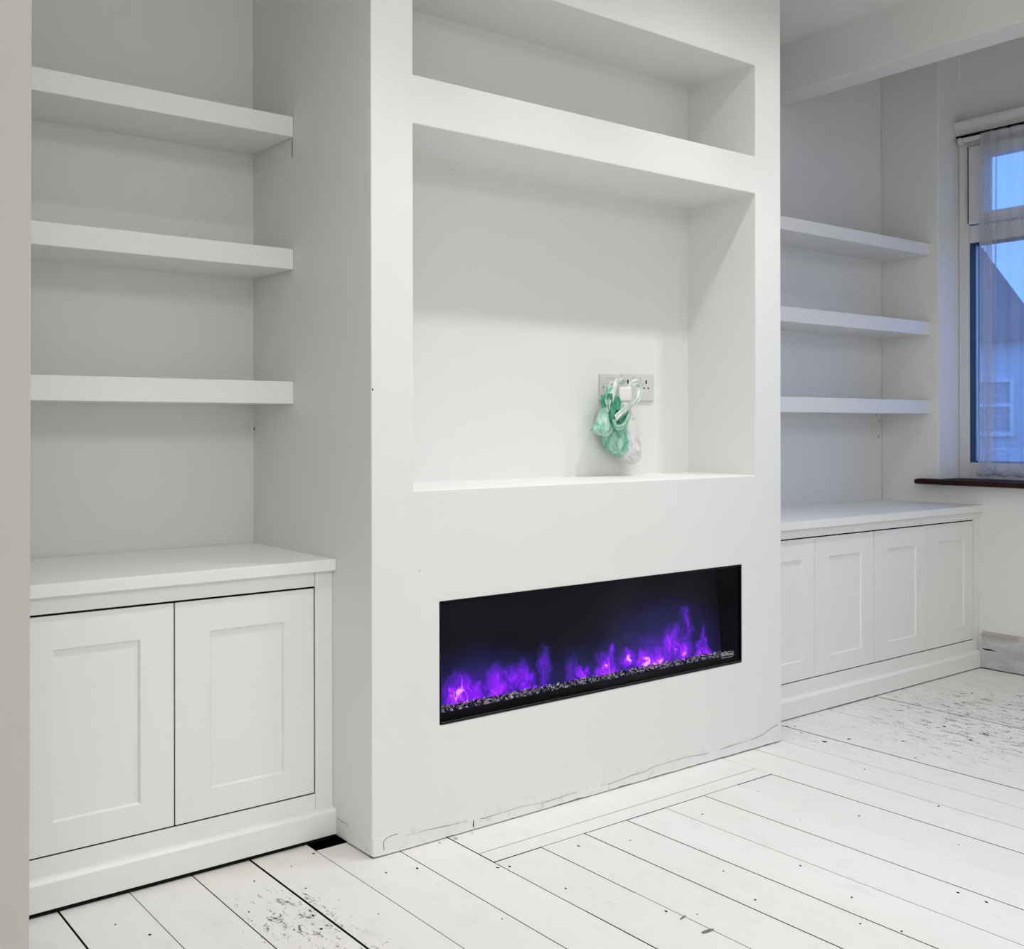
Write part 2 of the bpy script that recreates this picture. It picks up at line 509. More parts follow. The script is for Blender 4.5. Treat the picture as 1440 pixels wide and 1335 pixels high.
# ------------------------------------------------------------------ floor: boards over a dark void
floor = structure(box('floor', (XLL, YB, -0.12), (XREC, BACK, -0.085), M['subfloor'], None, 0))
edges = [0.626, 0.773, 0.913, 1.052, 1.198, 1.353, 1.490, 1.633, 1.772, 1.917, 2.059, 2.210, 2.352, 2.502, 2.654, 2.796, 2.935, 3.083, 3.230, 3.379, 3.527, 3.676, 3.824, 3.973, 4.121, 4.280]
gaps = {0.626: 3.0, 0.773: 1.2, 0.913: 1.8, 1.052: 3.6, 1.198: 1.2, 1.353: 1.7, 1.490: 3.0, 1.633: 1.1, 1.772: 3.4, 1.917: 3.4, 2.059: 1.1, 2.210: 2.0, 2.352: 2.4, 2.502: 3.6, 2.654: 2.2, 2.796: 1.1, 2.935: 3.0, 3.083: 1.2, 3.230: 5.0, 3.379: 1.2, 3.527: 2.2, 3.676: 1.0}
x = 0.626
while x > XLL + 0.1:
    x -= 0.147
    edges.insert(0, round(x, 3))
rb = random.Random(3)
def board(x0, x1, y0, y1, g0, g1):
    dz = rb.uniform(-0.0006, 0.0006)
    a0 = x0 + g0 / 1500; a1 = x1 - g1 / 1500
    # slightly wavy long edges, rounded arrises
    n = max(2, int((y1 - y0) / 0.12))
    prof = [(a0, -0.02), (a0, dz - 0.0006), (a0 + 0.0006, dz), (a1 - 0.0006, dz), (a1, dz - 0.0006), (a1, -0.02)]
    vs, fs = [], []
    for i in range(n + 1):
        y = y0 + (y1 - y0) * i / n
        wl = 0.0005 * noise.noise((x0 * 31, y * 5, 0)); wr = 0.0005 * noise.noise((x1 * 31, y * 5, 0))
        for k, (px, pz) in enumerate(prof):
            vs.append((px + (wl if k < 3 else wr), y, pz))
        if i:
            b0 = 6 * (i - 1); b1 = 6 * i
            for k in range(5):
                fs.append((b0 + k, b0 + k + 1, b1 + k + 1, b1 + k)[::-1])
    fs.append(tuple(range(6))); fs.append(tuple(6 * n + k for k in range(5, -1, -1)))
    bm = bmesh.new(); bm.from_mesh(mesh_from(vs, fs)); bmesh.ops.recalc_face_normals(bm, faces=bm.faces)
    me = bm_done(bm, 'floorboard')
    o = link('floorboard', me, M['boards'], floor)
    me.materials.append(M['bare'])
    for f in me.polygons:
        if abs(f.normal.z) < 0.35:
            f.material_index = 1
    return o
for i in range(len(edges) - 1):
    x0, x1 = edges[i], edges[i + 1]
    g0, g1 = gaps.get(x0, 1.5), gaps.get(x1, 1.5)
    ye = 2.79
    if x1 <= 0.48:
        ye = YN - 0.002
    if abs(x0 - 1.198) < .001: ye = 2.287
    if abs(x0 - 1.353) < .001: ye = F + 0.03
    if 1.48 < x0 < 2.49: ye = 1.9715
    if 2.49 < x0 < 2.66: ye = F + 0.03
    if x0 > 2.8: ye = 2.76
    cuts = [YB, ye]
    if abs(x0 - 1.490) < .001: cuts = [YB, 1.655, ye]
    elif rb.random() < 0.5: cuts = [YB, rb.uniform(-2.2, 0.6), ye]
    for a, b in zip(cuts, cuts[1:]):
        board(x0, x1, a + 0.0006, b - 0.0006, g0, g1)
# boards framing the old hearth
def hearth(x0, x1, y0, y1):
    o = box('hearth_board', (x0, y0, -0.02), (x1, y1, 0.0004), M['boards'], floor, 0)
    o.data.materials.append(M['bare'])
    for f in o.data.polygons:
        if abs(f.normal.z) < 0.35: f.material_index = 1
    return o
hearth(1.4915, 2.500, 2.0330, F + 0.03)
hearth(1.4915, 2.500, 1.9735, 2.0310)

# old nail holes and knocks in the boards: dark discs let into the paint
holes = [(2.89, 2.069, 7), (2.974, 2.037, 7), (2.637, 1.531, 4.5), (2.18, 1.221, 5), (2.184, 1.16, 4.5), (1.331, 2.052, 5), (1.478, 1.941, 5), (1.504, 1.931, 4), (1.707, 1.921, 4.5),
         (1.869, 1.61, 3.5), (1.808, 1.47, 3.2), (1.926, 1.198, 3), (1.888, 1.267, 3), (0.74, 2.114, 5), (1.082, 2.115, 4), (0.937, 2.086, 3), (1.034, 1.989, 4), (1.019, 1.925, 4.5),
         (1.528, 1.763, 3), (2.03, 1.52, 3), (2.264, 1.696, 3), (1.263, 2.076, 3), (1.143, 1.91, 3), (1.331, 1.734, 3), (1.185, 2.276, 4), (3.352, 1.925, 5), (3.273, 1.79, 4),
         (3.09, 1.916, 5), (2.937, 2.254, 4), (2.959, 2.236, 3.5), (2.914, 2.176, 3), (0.70, 2.20, 3), (0.72, 2.04, 3), (1.62, 1.55, 4), (1.66, 1.50, 3), (1.01, 2.22, 3), (1.11, 2.24, 3),
         (2.75, 1.83, 3), (2.41, 1.62, 3), (2.43, 1.36, 2.5), (3.55, 1.95, 4), (3.7, 2.05, 4), (3.85, 2.1, 4), (2.35, 1.9, 3), (2.1, 1.88, 3.2), (1.83, 1.87, 2.6), (1.98, 1.35, 3)]
bm = bmesh.new()
for hx, hy, r in holes:
    r *= 0.00062
    if hx > 2.8: r *= 1.5
    n = 8; c = []
    el = rb.uniform(0.9, 1.7); an = rb.uniform(-0.5, 0.5)
    for k in range(n):
        a = 2 * pi * k / n; q = r * rb.uniform(0.75, 1.2)
        u_, v_ = q * cos(a), q * el * sin(a)
        c.append((hx + u_ * cos(an) - v_ * sin(an), hy + u_ * sin(an) + v_ * cos(an)))
    lo = [bm.verts.new((a, b, -0.001)) for a, b in c]; hi = [bm.verts.new((a, b, 0.0009)) for a, b in c]
    bm.faces.new(hi)
    for k in range(n):
        bm.faces.new((lo[k], lo[(k + 1) % n], hi[(k + 1) % n], hi[k]))
o = link('nail_holes', bm_done(bm, 'nail_holes'), M['dark'], floor)
o['kind'] = 'stuff'

# ------------------------------------------------------------------ patched plaster and cracks at the foot of the chimney
def crackline(pts, seg=0.012, amp=0.0016, seed=0):
    outp = []
    for (a, b), (c, d) in zip(pts, pts[1:]):
        n = max(1, int(abs(c - a) / seg))
        for i in range(n):
            s = i / n
            outp.append((a + (c - a) * s, b + (d - b) * s + amp * noise.noise((a * 9 + s * n * 0.6, seed, 1.3))))
    outp.append(pts[-1])
    return outp
CK = [(1.279, 0.046), (1.30, 0.043), (1.335, 0.047), (1.345, 0.033), (1.367, 0.034), (1.428, 0.034), (1.50, 0.030), (1.562, 0.028), (1.60, 0.023), (1.714, 0.026), (1.76, 0.022), (1.81, 0.020), (1.90, 0.023),
      (1.96, 0.017), (2.063, 0.021), (2.12, 0.026), (2.167, 0.026), (2.21, 0.033), (2.328, 0.034), (2.45, 0.027), (2.55, 0.031), (2.652, 0.032), (2.70, 0.040), (2.74, 0.052), (2.787, 0.058)]
line = crackline(CK)
vs, fs = [], []
for i, (a, b) in enumerate(line):
    lo = 0.0032 + 0.0045 * max(0, noise.noise((a * 17, 4.2, 0)) + 0.25 * noise.noise((a * 70, 1.2, 0)))
    vs += [(a, F - 0.0022, lo), (a, F - 0.0014, b), (a, F + 0.001, b), (a, F + 0.001, lo)]
    if i:
        k = 4 * i
        for q in range(4):
            fs.append((k - 4 + q, k - 4 + (q + 1) % 4, k + (q + 1) % 4, k + q))
fs += [(0, 1, 2, 3), (len(vs) - 1, len(vs) - 2, len(vs) - 3, len(vs) - 4)]
bm = bmesh.new(); bm.from_mesh(mesh_from(vs, fs)); bmesh.ops.recalc_face_normals(bm, faces=bm.faces)
link('plaster_patch', bm_done(bm, 'plaster_patch'), M['chimney'], solid_ch)
structure(box('plaster_gap_shade', (XL + 0.004, F + 0.007, 0.0008), (XR - 0.004, F + 0.02, 0.0046), M['subfloor'], None, 0))      # dark block standing in for shade in the gap under the plaster
def wpts(lst, seed, lo=0.1, hi=1.0):
    return [(a, b, lo + (hi - lo) * max(0.0, min(1.0, 0.5 + 1.3 * noise.noise((a * 14, seed, 0))))) for a, b in lst]
ribbon('crack', wpts([q for q in line if 1.36 < q[0] < 1.56], 1), 0.0018, M['crack'], solid_ch, 'y', F - 0.0012)
ribbon('crack', wpts([q for q in line if 1.58 < q[0] < 1.92], 2), 0.0016, M['crack'], solid_ch, 'y', F - 0.0012)
ribbon('crack', wpts([q for q in line if 2.02 < q[0] < 2.45], 3), 0.0018, M['crack'], solid_ch, 'y', F - 0.0012)
ribbon('crack', wpts([q for q in line if 2.48 < q[0] < 2.785], 4), 0.0022, M['crack'], solid_ch, 'y', F - 0.0012)
ribbon('crack', [(1.3075, 0.006, .8), (1.3065, 0.024, 1), (1.306, 0.034, .8), (1.314, 0.042, .7), (1.330, 0.045, .7), (1.345, 0.044, .6)], 0.0028, M['crack'], solid_ch, 'y', F - 0.0014)
ribbon('crack', [(1.5675, 0.004, 1), (1.5665, 0.016, 1.2), (1.568, 0.026, .6)], 0.0032, M['crackdark'], solid_ch, 'y', F - 0.0014)
ribbon('crack', [(2.563, 1.769, .6), (2.5635, 1.745, 1), (2.5635, 1.72, .7)], 0.0034, M['crackdark'], solid_ch, 'x-', XL)
ribbon('scrape', [(2.325, 0.052, .5), (2.30, 0.046, 1), (2.285, 0.05, .8), (2.27, 0.043, .4)], 0.0024, M['crack'], solid_ch, 'x-', XL)
# knocks in the paint
def knock(x, y, z, ax, r, mat, parent):
    n = 7; vs = []
    for d in (0.0, 0.0007):
        for k in range(n):
            a = 2 * pi * k / n; q = r * rb.uniform(0.6, 1.2)
            if ax == 'y': vs.append((x + q * cos(a), y - d, z + q * 1.5 * sin(a)))
            else: vs.append((x - d, y + q * cos(a), z + q * 1.5 * sin(a)))
    fs = [tuple(range(n, 2 * n))] + [(k, (k + 1) % n, n + (k + 1) % n, n + k) for k in range(n)]
    bm = bmesh.new(); bm.from_mesh(mesh_from(vs, fs)); bmesh.ops.recalc_face_normals(bm, faces=bm.faces)
    return link('paint_knock', bm_done(bm, 'paint_knock'), mat, parent)
knock(1.2795, F, 1.097, 'y', 0.0022, M['crackdark'], solid_ch)
knock(1.409, F, 0.663, 'y', 0.002, M['crack'], solid_ch)
knock(XL, 2.80, 1.005, 'x', 0.004, M['crackdark'], solid_ch)
wbr = bpy.data.objects['wall_back_right']
knock(4.284 - 0.02, BACKR, 1.062, 'y', 0.004, M['crackdark'], wbr)
knock(4.290, BACKR, 1.034, 'y', 0.004, M['crack'], wbr)
knock(4.280, BACKR, 0.963, 'y', 0.005, M['crack'], wbr)
knock(0.30 + 0.115, YN, 0.93, 'y', 0.002, M['crack'], nib)

# ------------------------------------------------------------------ floating shelves
def shelf(x0, x1, yf, yb, z0, z1, label, group):
    t = thing('floating_shelf', ((x0 + x1) / 2, yb, z0), label, 'shelf', group)
    o = boxes('shelf_board', [((x0, yf + 0.018, z0), (x1, yb, z1))], M['shelf'], None, 0.0015); under(o, t)
    o = box('front_lipping', (x0, yf, z0 - 0.0008), (x1, yf + 0.018, z1 + 0.0005), M['shelf'], None, 0.002); under(o, t)
    return t
GL, GR = 'thick floating shelves in the left alcove', 'thick floating shelves in the right alcove'
xl0 = 0.484
shelf(xl0, XL - 0.0008, 2.5558, BACK, 1.7719, 1.8239, 'top visible white floating shelf in the left alcove', GL)
shelf(xl0, XL - 0.0008, 2.5558, BACK, 1.424, 1.4767, 'middle white floating shelf in the left alcove, pale strip of wall above it', GL)
shelf(xl0, XL - 0.0008, 2.5558, BACK, 1.0715, 1.1286, 'lowest white floating shelf in the left alcove, above the two-door cabinet', GL)
shelf(XR + 0.0008, XW - 0.0008, 2.5363, BACKR, 1.7545, 1.8043, 'highest white floating shelf in the right alcove beside the window', GR)
shelf(XR + 0.0008, XW - 0.0008, 2.5363, BACKR, 1.4075, 1.4638, 'middle white floating shelf in the right alcove beside the window', GR)
shelf(XR + 0.0008, XW - 0.0008, 2.5363, BACKR, 1.0645, 1.1216, 'lowest white floating shelf in the right alcove, above the four-door cabinet', GR)
# ------------------------------------------------------------------ shaker cabinets
def shaker_door(parent, x0, x1, z0, z1, y, fr, px0, px1, pz0, pz1):
    """frame-and-panel door, its front face on plane y"""
    d = solid('door', [x0, px0, px1, x1], [y, y + 0.012, y + 0.02], [z0, pz0, pz1, z1],
              lambda X, Y, Z: not (px0 < X < px1 and pz0 < Z < pz1), M['cabinet'], None, 0.0012)
    under(d, parent)
    p = box('door_panel', (px0 - 0.004, y + 0.0060, pz0 - 0.004), (px1 + 0.004, y + 0.0135, pz1 + 0.004), M['cabinet'], None, 0)
    p.parent = d
    # small bevelled bead round the recess
    bm = bmesh.new()
    w_ = 0.003
    ring0 = [(px0, pz0), (px1, pz0), (px1, pz1), (px0, pz1)]
    ring1 = [(px0 + w_, pz0 + w_), (px1 - w_, pz0 + w_), (px1 - w_, pz1 - w_), (px0 + w_, pz1 - w_)]
    A = [bm.verts.new((a, y + 0.0012, b)) for a, b in ring0]
    B = [bm.verts.new((a, y + 0.0056, b)) for a, b in ring1]
    Cc = [bm.verts.new((a, y + 0.0062, b)) for a, b in ring0]
    for k in range(4):
        bm.faces.new((A[k], A[(k + 1) % 4], B[(k + 1) % 4], B[k]))
        bm.faces.new((B[k], B[(k + 1) % 4], Cc[(k + 1) % 4], Cc[k]))
    bmesh.ops.recalc_face_normals(bm, faces=bm.faces)
    e = link('panel_bead', bm_done(bm, 'panel_bead'), M['cabinet'], d)
    return d

def cabinet(x0, x1, yfront, yback, ztop, doors, z0d, z1d, panels, stile_l, stile_r, zplinth, zbase, label, wlabel, lowrail_gap):
    yf = yfront + 0.0195                     # face frame plane
    t = thing('alcove_cabinet', ((x0 + x1) / 2, yback, 0), label, 'cabinet', 'built-in alcove cabinets')
    P = lambda o: under(o, t)
    zt = ztop - 0.0285
    d0, d1 = doors[0][0], doors[-1][1]
    P(box('carcass', (x0 + 0.002, yf + 0.024, zbase + 0.01), (x1 - 0.002, yback - 0.001, zt - 0.001), M['dark'], None, 0))  # solid and near black, so the door gaps look shaded
    P(box('stile', (x0, yf, zplinth - 0.01), (d0 - 0.003, yf + 0.022, zt), M['cabinet'], None, 0.0008))
    P(box('stile', (d1 + 0.0032, yf, zplinth - 0.01), (x1 - 0.0006, yf + 0.022, zt), M['cabinet'], None, 0.0008))
    P(box('top_rail', (d0 - 0.0022, yf, z1d + 0.0048), (d1 + 0.002, yf + 0.022, zt), M['cabinet'], None, 0.0008))
    P(box('bottom_rail', (d0 - 0.0022, yf, zplinth - 0.01), (d1 + 0.0025, yf + 0.022, z0d - 0.0034), M['cabinet'], None, 0.0008))
    P(box('base_shade', (x0 + 0.002, yfront + 0.005, 0.0008), (x1 - 0.002, yfront + 0.05, zbase + 0.004), M['dark'], None, 0))  # dark block painting in the shade under the plinth
    bm = bmesh.new()                         # plinth with a chamfered top edge
    ya = yfront
    prof = [(ya, zbase), (ya, zplinth - 0.004), (ya + 0.008, zplinth + 0.003), (yf + 0.002, zplinth + 0.004), (yf + 0.002, zbase + 0.005), (ya + 0.004, zbase + 0.0045)]
    L = [bm.verts.new((x0, a, b)) for a, b in prof]; R = [bm.verts.new((x1 - 0.0004, a, b)) for a, b in prof]
    bm.faces.new(L); bm.faces.new(R[::-1])
    for k in range(6):
        bm.faces.new((L[k], R[k], R[(k + 1) % 6], L[(k + 1) % 6]))
    bmesh.ops.recalc_face_normals(bm, faces=bm.faces)
    P(link('plinth', bm_done(bm, 'plinth'), M['cabinet'], None, 0.0008))
    gl = [((d0 - 0.003, z0d - 0.0034), (d0, z1d + 0.0048)), ((d1, z0d - 0.0034), (d1 + 0.0032, z1d + 0.0048)),
          ((d0, z1d), (d1, z1d + 0.0048)), ((d0, z0d - 0.0034), (d1, z0d))]
    gl += [((p[1], z0d), (q[0], z1d)) for p, q in zip(doors, doors[1:])]
    P(boxes('shadow_gap', [((a[0] - 0.0002, yf + 0.0045, a[1] - 0.0002), (b[0] + 0.0002, yf + 0.0195, b[1] + 0.0002)) for a, b in gl], M['dark']))  # dark strips set in the door gaps in place of their shade
    for (a, b), (pa, pb) in zip(doors, panels):
        shaker_door(t, a, b, z0d, z1d, yf + 0.0005, 0.085, pa, pb, z0d + 0.066, z1d - 0.073)
    wt = box('worktop', (x0 + 0.0004, yfront, ztop - 0.028), (x1 - 0.0006, yback - 0.0006, ztop), M['cabinet'], None, 0.002)
    tag(wt, wlabel, 'worktop', 'white cabinet worktops')
    return t
cabinet(0.482, XL, 2.3286, BACK, 0.6852, [(0.5315, 0.8770), (0.8800, 1.2250)], 0.1165, 0.6155, [(0.6195, 0.8015), (0.9625, 1.1450)],
        0.05, 0.05, 0.070, 0.0100, 'white two-door shaker cabinet built into the left alcove, black shadow gaps round its doors',
        'smooth white worktop on the two-door cabinet in the left alcove', 0)
cabinet(XR, XW, 2.2978, BACKR, 0.6785, [(2.8230, 3.1800), (3.1822, 3.5430), (3.5462, 3.9050), (3.9072, 4.2585)], 0.1205, 0.6140,
        [(2.908, 3.112), (3.268, 3.464), (3.634, 3.832), (3.995, 4.190)], 0.04, 0.05, 0.066, 0.0035,
        'long white four-door shaker cabinet built into the right alcove up to the window wall',
        'white worktop on the four-door cabinet in the right alcove', 0)

# ------------------------------------------------------------------ electric fire
fire = thing('electric_fireplace', ((FXL + FXR) / 2, F + 0.08, FB), 'long black glass-fronted electric fire with purple flames, set into the white chimney breast', 'fireplace')
U = lambda o: under(o, fire)
x0, x1 = FXL + 0.001, FXR - 0.001
FS = F + 0.102                                # flame screen plane
U(boxes('firebox', [((x0, F + 0.008, FB + 0.001), (x0 + 0.008, FS + 0.04, FT - 0.001)), ((x1 - 0.008, F + 0.008, FB + 0.001), (x1, FS + 0.04, FT - 0.001)),
                    ((x0 + 0.008, F + 0.008, FT - 0.009), (x1 - 0.008, FS + 0.04, FT - 0.001)), ((x0 + 0.008, F + 0.008, FB + 0.001), (x1 - 0.008, FS + 0.04, FB + 0.009)),
                    ((x0 + 0.008, FS + 0.03, FB + 0.009), (x1 - 0.008, FS + 0.04, FT - 0.009))], M['black']))
U(boxes('surround', [((x0, F + 0.001, FB + 0.001), (x0 + 0.004, F + 0.008, FT - 0.001)), ((x1 - 0.004, F + 0.001, FB + 0.001), (x1, F + 0.008, FT - 0.001)),
                     ((x0 + 0.004, F + 0.001, FT - 0.005), (x1 - 0.004, F + 0.008, FT - 0.001)), ((x0 + 0.004, F - 0.001, FB + 0.001), (x1 - 0.004, F + 0.008, FB + 0.0035))], M['black'], None, 0.0006))
U(box('front_lip', (x0 + 0.008, F + 0.014, FB + 0.009), (x1 - 0.008, F + 0.020, FB + 0.024), M['black'], None, 0.0015))
fsb = FS - 0.028                               # the screen leans back a little
fv = [(xx, yy + dy, zz) for dy in (0, 0.006) for xx, yy, zz in ((x0 + 0.008, fsb, FB + 0.009), (x1 - 0.008, fsb, FB + 0.009), (x1 - 0.008, FS, FT - 0.009), (x0 + 0.008, FS, FT - 0.009))]
U(link('flame_screen', mesh_from(fv, [(0, 1, 2, 3), (7, 6, 5, 4), (0, 4, 5, 1), (1, 5, 6, 2), (2, 6, 7, 3), (3, 7, 4, 0)]), M['flame']))
U(box('ember_tray', (x0 + 0.008, F + 0.016, FB + 0.009), (x1 - 0.008, fsb - 0.001, FB + 0.0215), M['black'], None, 0.001))
U(box('bottom_trim', (x0 + 0.004, F + 0.0005, FB + 0.0042), (x1 - 0.004, F + 0.0035, FB + 0.0058), M['trimline'], None, 0))
U(box('front_glass', (x0 + 0.004, F + 0.004, FB + 0.006), (x1 - 0.004, F + 0.007, FT - 0.005), M['fireglass'], None, 0))
bm = bmesh.new()
rs = random.Random(11)
for i in range(1150):
    r = rs.uniform(0.0022, 0.0050) * (1.25 if rs.random() < 0.15 else 1)
    cx, cy = rs.uniform(x0 + 0.012, x1 - 0.012), rs.uniform(F + 0.021, fsb - 0.003)
    cz = FB + 0.0215 + r * rs.uniform(0.2, 0.7) + 0.004 * max(0, noise.noise((cx * 12, cy * 20, 3))) * (cy - F) / 0.1
    rot = Matrix.Rotation(rs.uniform(0, 6.28), 3, Vector((rs.uniform(-1, 1), rs.uniform(-1, 1), rs.uniform(-1, 1))).normalized())
    vv = [bm.verts.new(Vector((cx, cy, cz)) + rot @ Vector(q) * r * rs.uniform(0.8, 1.3)) for q in ((1, 0, 0), (-1, 0, 0), (0, 0.8, 0), (0, -0.8, 0), (0, 0, 1), (0, 0, -1))]
    for f in ((0, 2, 4), (2, 1, 4), (1, 3, 4), (3, 0, 4), (2, 0, 5), (1, 2, 5), (3, 1, 5), (0, 3, 5)):
        bm.faces.new([vv[k] for k in f])
o = U(link('crystals', bm_done(bm, 'crystals'), M['crystal']))
o['kind'] = 'stuff'
# maker's badge printed on the glass, lower right: an outlined lozenge with small capitals
bm = bmesh.new()
bx, bz, bw, bh = 2.5325, 0.3105, 0.029, 0.0085
def rr(wd, hh, n=10):
    pts = []
    for sgn in (1, -1):
        for k in range(n + 1):
            a = -pi / 2 + pi * k / n
            pts.append((sgn * ((wd - hh) + hh * cos(a)), sgn * hh * sin(a)))
    return pts
oa, ob = rr(bw, bh), rr(bw - 0.0011, bh - 0.0011)
for (yy) in (F + 0.0036,):
    A = [bm.verts.new((bx + a, yy, bz + b)) for a, b in oa]; B = [bm.verts.new((bx + a, yy, bz + b)) for a, b in ob]
    A2 = [bm.verts.new((bx + a, yy + 0.0003, bz + b)) for a, b in oa]
    for k in range(len(A)):
        q = (k + 1) % len(A)
        bm.faces.new((A[k], A[q], B[q], B[k])); bm.faces.new((A[k], A2[k], A2[q], A[q]))
badge = U(link('badge', bm_done(bm, 'badge'), M['badge']))
tcv = bpy.data.curves.new('lettering', 'FONT')
tcv.body = 'NOTREAM'; tcv.size = 0.0098; tcv.align_x = 'CENTER'; tcv.align_y = 'CENTER'; tcv.extrude = 0.0001; tcv.offset = 0.00012; tcv.space_character = 1.05
tob = bpy.data.objects.new('tmp', tcv); COL.objects.link(tob)
dg = bpy.context.evaluated_depsgraph_get()
tme = bpy.data.meshes.new_from_object(tob.evaluated_get(dg))
bpy.data.objects.remove(tob)
tme.transform(Matrix.Translation((bx, F + 0.0037, bz)) @ Matrix.Rotation(pi / 2, 4, 'X'))
let = link('lettering', tme, M['badge'], badge)

# ------------------------------------------------------------------ sockets in the niche
WB = NBACK
def plate(parent, x0, x1, z0, z1):
    return under(box('face_plate', (x0, WB - 0.0085, z0), (x1, WB, z1), M['plate'], None, 0.0022), parent)
s1 = thing('single_outlet', (2.303, WB, 1.133), 'single white outlet plate behind the carrier bag, left of the double socket', 'socket')
plate(s1, 2.2585, 2.3475, 1.090, 1.1745)
bm = bmesh.new()
n = 18; vs = []
for rr_, yy in ((0.017, WB - 0.0085), (0.016, WB - 0.014), (0.010, WB - 0.015), (0.009, WB - 0.010)):
    vs.append([bm.verts.new((2.307 + rr_ * cos(2 * pi * k / n), yy, 1.135 + rr_ * sin(2 * pi * k / n))) for k in range(n)])
for a, b in zip(vs, vs[1:]):
    for k in range(n):
        bm.faces.new((a[k], a[(k + 1) % n], b[(k + 1) % n], b[k]))
bm.faces.new(vs[-1])
under(link('outlet_ring', bm_done(bm, 'outlet_ring'), M['plate'], None, 0, True), s1)
under(boxes('plate_screw', [((2.268, WB - 0.0095, 1.130), (2.273, WB - 0.0080, 1.135))], M['chip']), s1)
under(boxes('plate_mark', [((2.285 + k * 0.006, WB - 0.0088, 1.1602), (2.2885 + k * 0.006, WB - 0.0083, 1.1618)) for k in range(6)], M['chip']), s1)
s2 = thing('double_socket', (2.42, WB, 1.135), 'double white plug socket in the niche, its right outlet empty', 'socket')
plate(s2, 2.3495, 2.4945, 1.0915, 1.1775)
for cx in (2.376, 2.458):
    under(boxes('pin_slots', [((cx - 0.003, WB - 0.0090, 1.1465), (cx + 0.003, WB - 0.0083, 1.1580)), ((cx - 0.0125, WB - 0.0090, 1.1305), (cx - 0.0065, WB - 0.0083, 1.1350)), ((cx + 0.0065, WB - 0.0090, 1.1305), (cx + 0.0125, WB - 0.0083, 1.1350))], M['dark']), s2)
for cx in (2.405, 2.437):
    under(box('rocker_switch', (cx - 0.006, WB - 0.0115, 1.150), (cx + 0.006, WB - 0.008, 1.168), M['plate'], None, 0.001), s2)
pl = thing('plug', (2.315, WB - 0.03, 1.110), 'chunky white plug in the single outlet, holding up the carrier bag', 'plug')
bm = bmesh.new(); box_bm(bm, (2.288, WB - 0.064, 1.085), (2.348, WB - 0.0092, 1.136))
for v in bm.verts:
    if v.co.y < WB - 0.03:
        v.co.x = 2.314 + (v.co.x - 2.318) * 0.92; v.co.z = 1.110 + (v.co.z - 1.110) * 0.92
under(link('plug_body', bm_done(bm, 'plug_body'), M['plug'], None, 0.005), pl)

# ------------------------------------------------------------------ carrier bag hanging from the plug
bag = thing('carrier_bag', (2.31, WB - 0.05, 0.892), 'crumpled green and white plastic carrier bag hanging from the plug in the niche', 'bag')
def finish(name, vs, fs, mat, parent):
    bm = bmesh.new(); bm.from_mesh(mesh_from([tuple(v) for v in vs], fs)); bmesh.ops.recalc_face_normals(bm, faces=bm.faces)
    return under(link(name, bm_done(bm, name), mat, None, 0, True), parent)
def sack(name, rows, parent, mat, seed, crumple=0.12, seg=56, pleats=7):
    """rows: z, left x, right x, y of the middle, half depth; a closed, pleated, crumpled tube of film"""
    R = []
    for a, b in zip(rows, rows[1:]):
        n = max(3, int(abs(b[0] - a[0]) / 0.004))
        for i in range(n):
            R.append([a[k] + (b[k] - a[k]) * i / n for k in range(5)])
    R.append(list(rows[-1]))
    vs, fs = [], []
    for i, (z, xl, xr, y, dp) in enumerate(R):
        c, hw = (xl + xr) / 2, (xr - xl) / 2
        for k in range(seg):
            a = 2 * pi * k / seg
            rg = 0.5 - abs(noise.noise((cos(a) * 3.1 + seed, sin(a) * 3.1, i * 0.055)))
            rg2 = 0.4 - abs(noise.noise((cos(a) * 7 + seed, sin(a) * 7, i * 0.14 + seed)))
            pl_ = abs(sin(a * pleats / 2 + seed + 0.5 * noise.noise((i * 0.07, seed, 0)))) - 0.6
            f = 1 + crumple * (1.1 * rg + 0.6 * rg2 + 0.7 * pl_)
            fx = 1 + (f - 1) * 0.35
            vs.append((c + hw * fx * cos(a), y + dp * f * sin(a), z + 0.003 * noise.noise((a * 2, i * 0.2, seed))))
        if i:
            for k in range(seg):
                q = (k + 1) % seg
                fs.append((seg * (i - 1) + k, seg * (i - 1) + q, seg * i + q, seg * i + k))
    fs.append(tuple(range(seg))); fs.append(tuple(seg * (len(R) - 1) + k for k in range(seg - 1, -1, -1)))
    return finish(name, vs, fs, mat, parent)
yb = WB - 0.046
sack('bag_body', [(1.088, 2.296, 2.330, yb, .012), (1.08, 2.286, 2.336, yb, .016), (1.043, 2.266, 2.350, yb, .026), (1.01, 2.248, 2.358, yb, .032), (0.977, 2.242, 2.370, yb, .035),
                  (0.945, 2.250, 2.383, yb, .034), (0.927, 2.272, 2.387, yb, .031), (0.910, 2.308, 2.386, yb, .025), (0.898, 2.340, 2.378, yb, .014), (0.892, 2.352, 2.368, yb, .004)], bag, M['bag'], 1.7, 0.30)
sack('bag_side', [(1.135, 2.246, 2.262, yb - .008, .007), (1.10, 2.232, 2.262, yb - .010, .012), (1.064, 2.216, 2.262, yb - .012, .016), (1.040, 2.203, 2.262, yb - .014, .018), (1.016, 2.190, 2.258, yb - .014, .020),
                  (1.000, 2.176, 2.252, yb - .014, .020), (0.990, 2.194, 2.248, yb - .013, .016), (0.979, 2.232, 2.246, yb - .012, .005)], bag, M['bagside'], 4.2, 0.34, 40, 9)
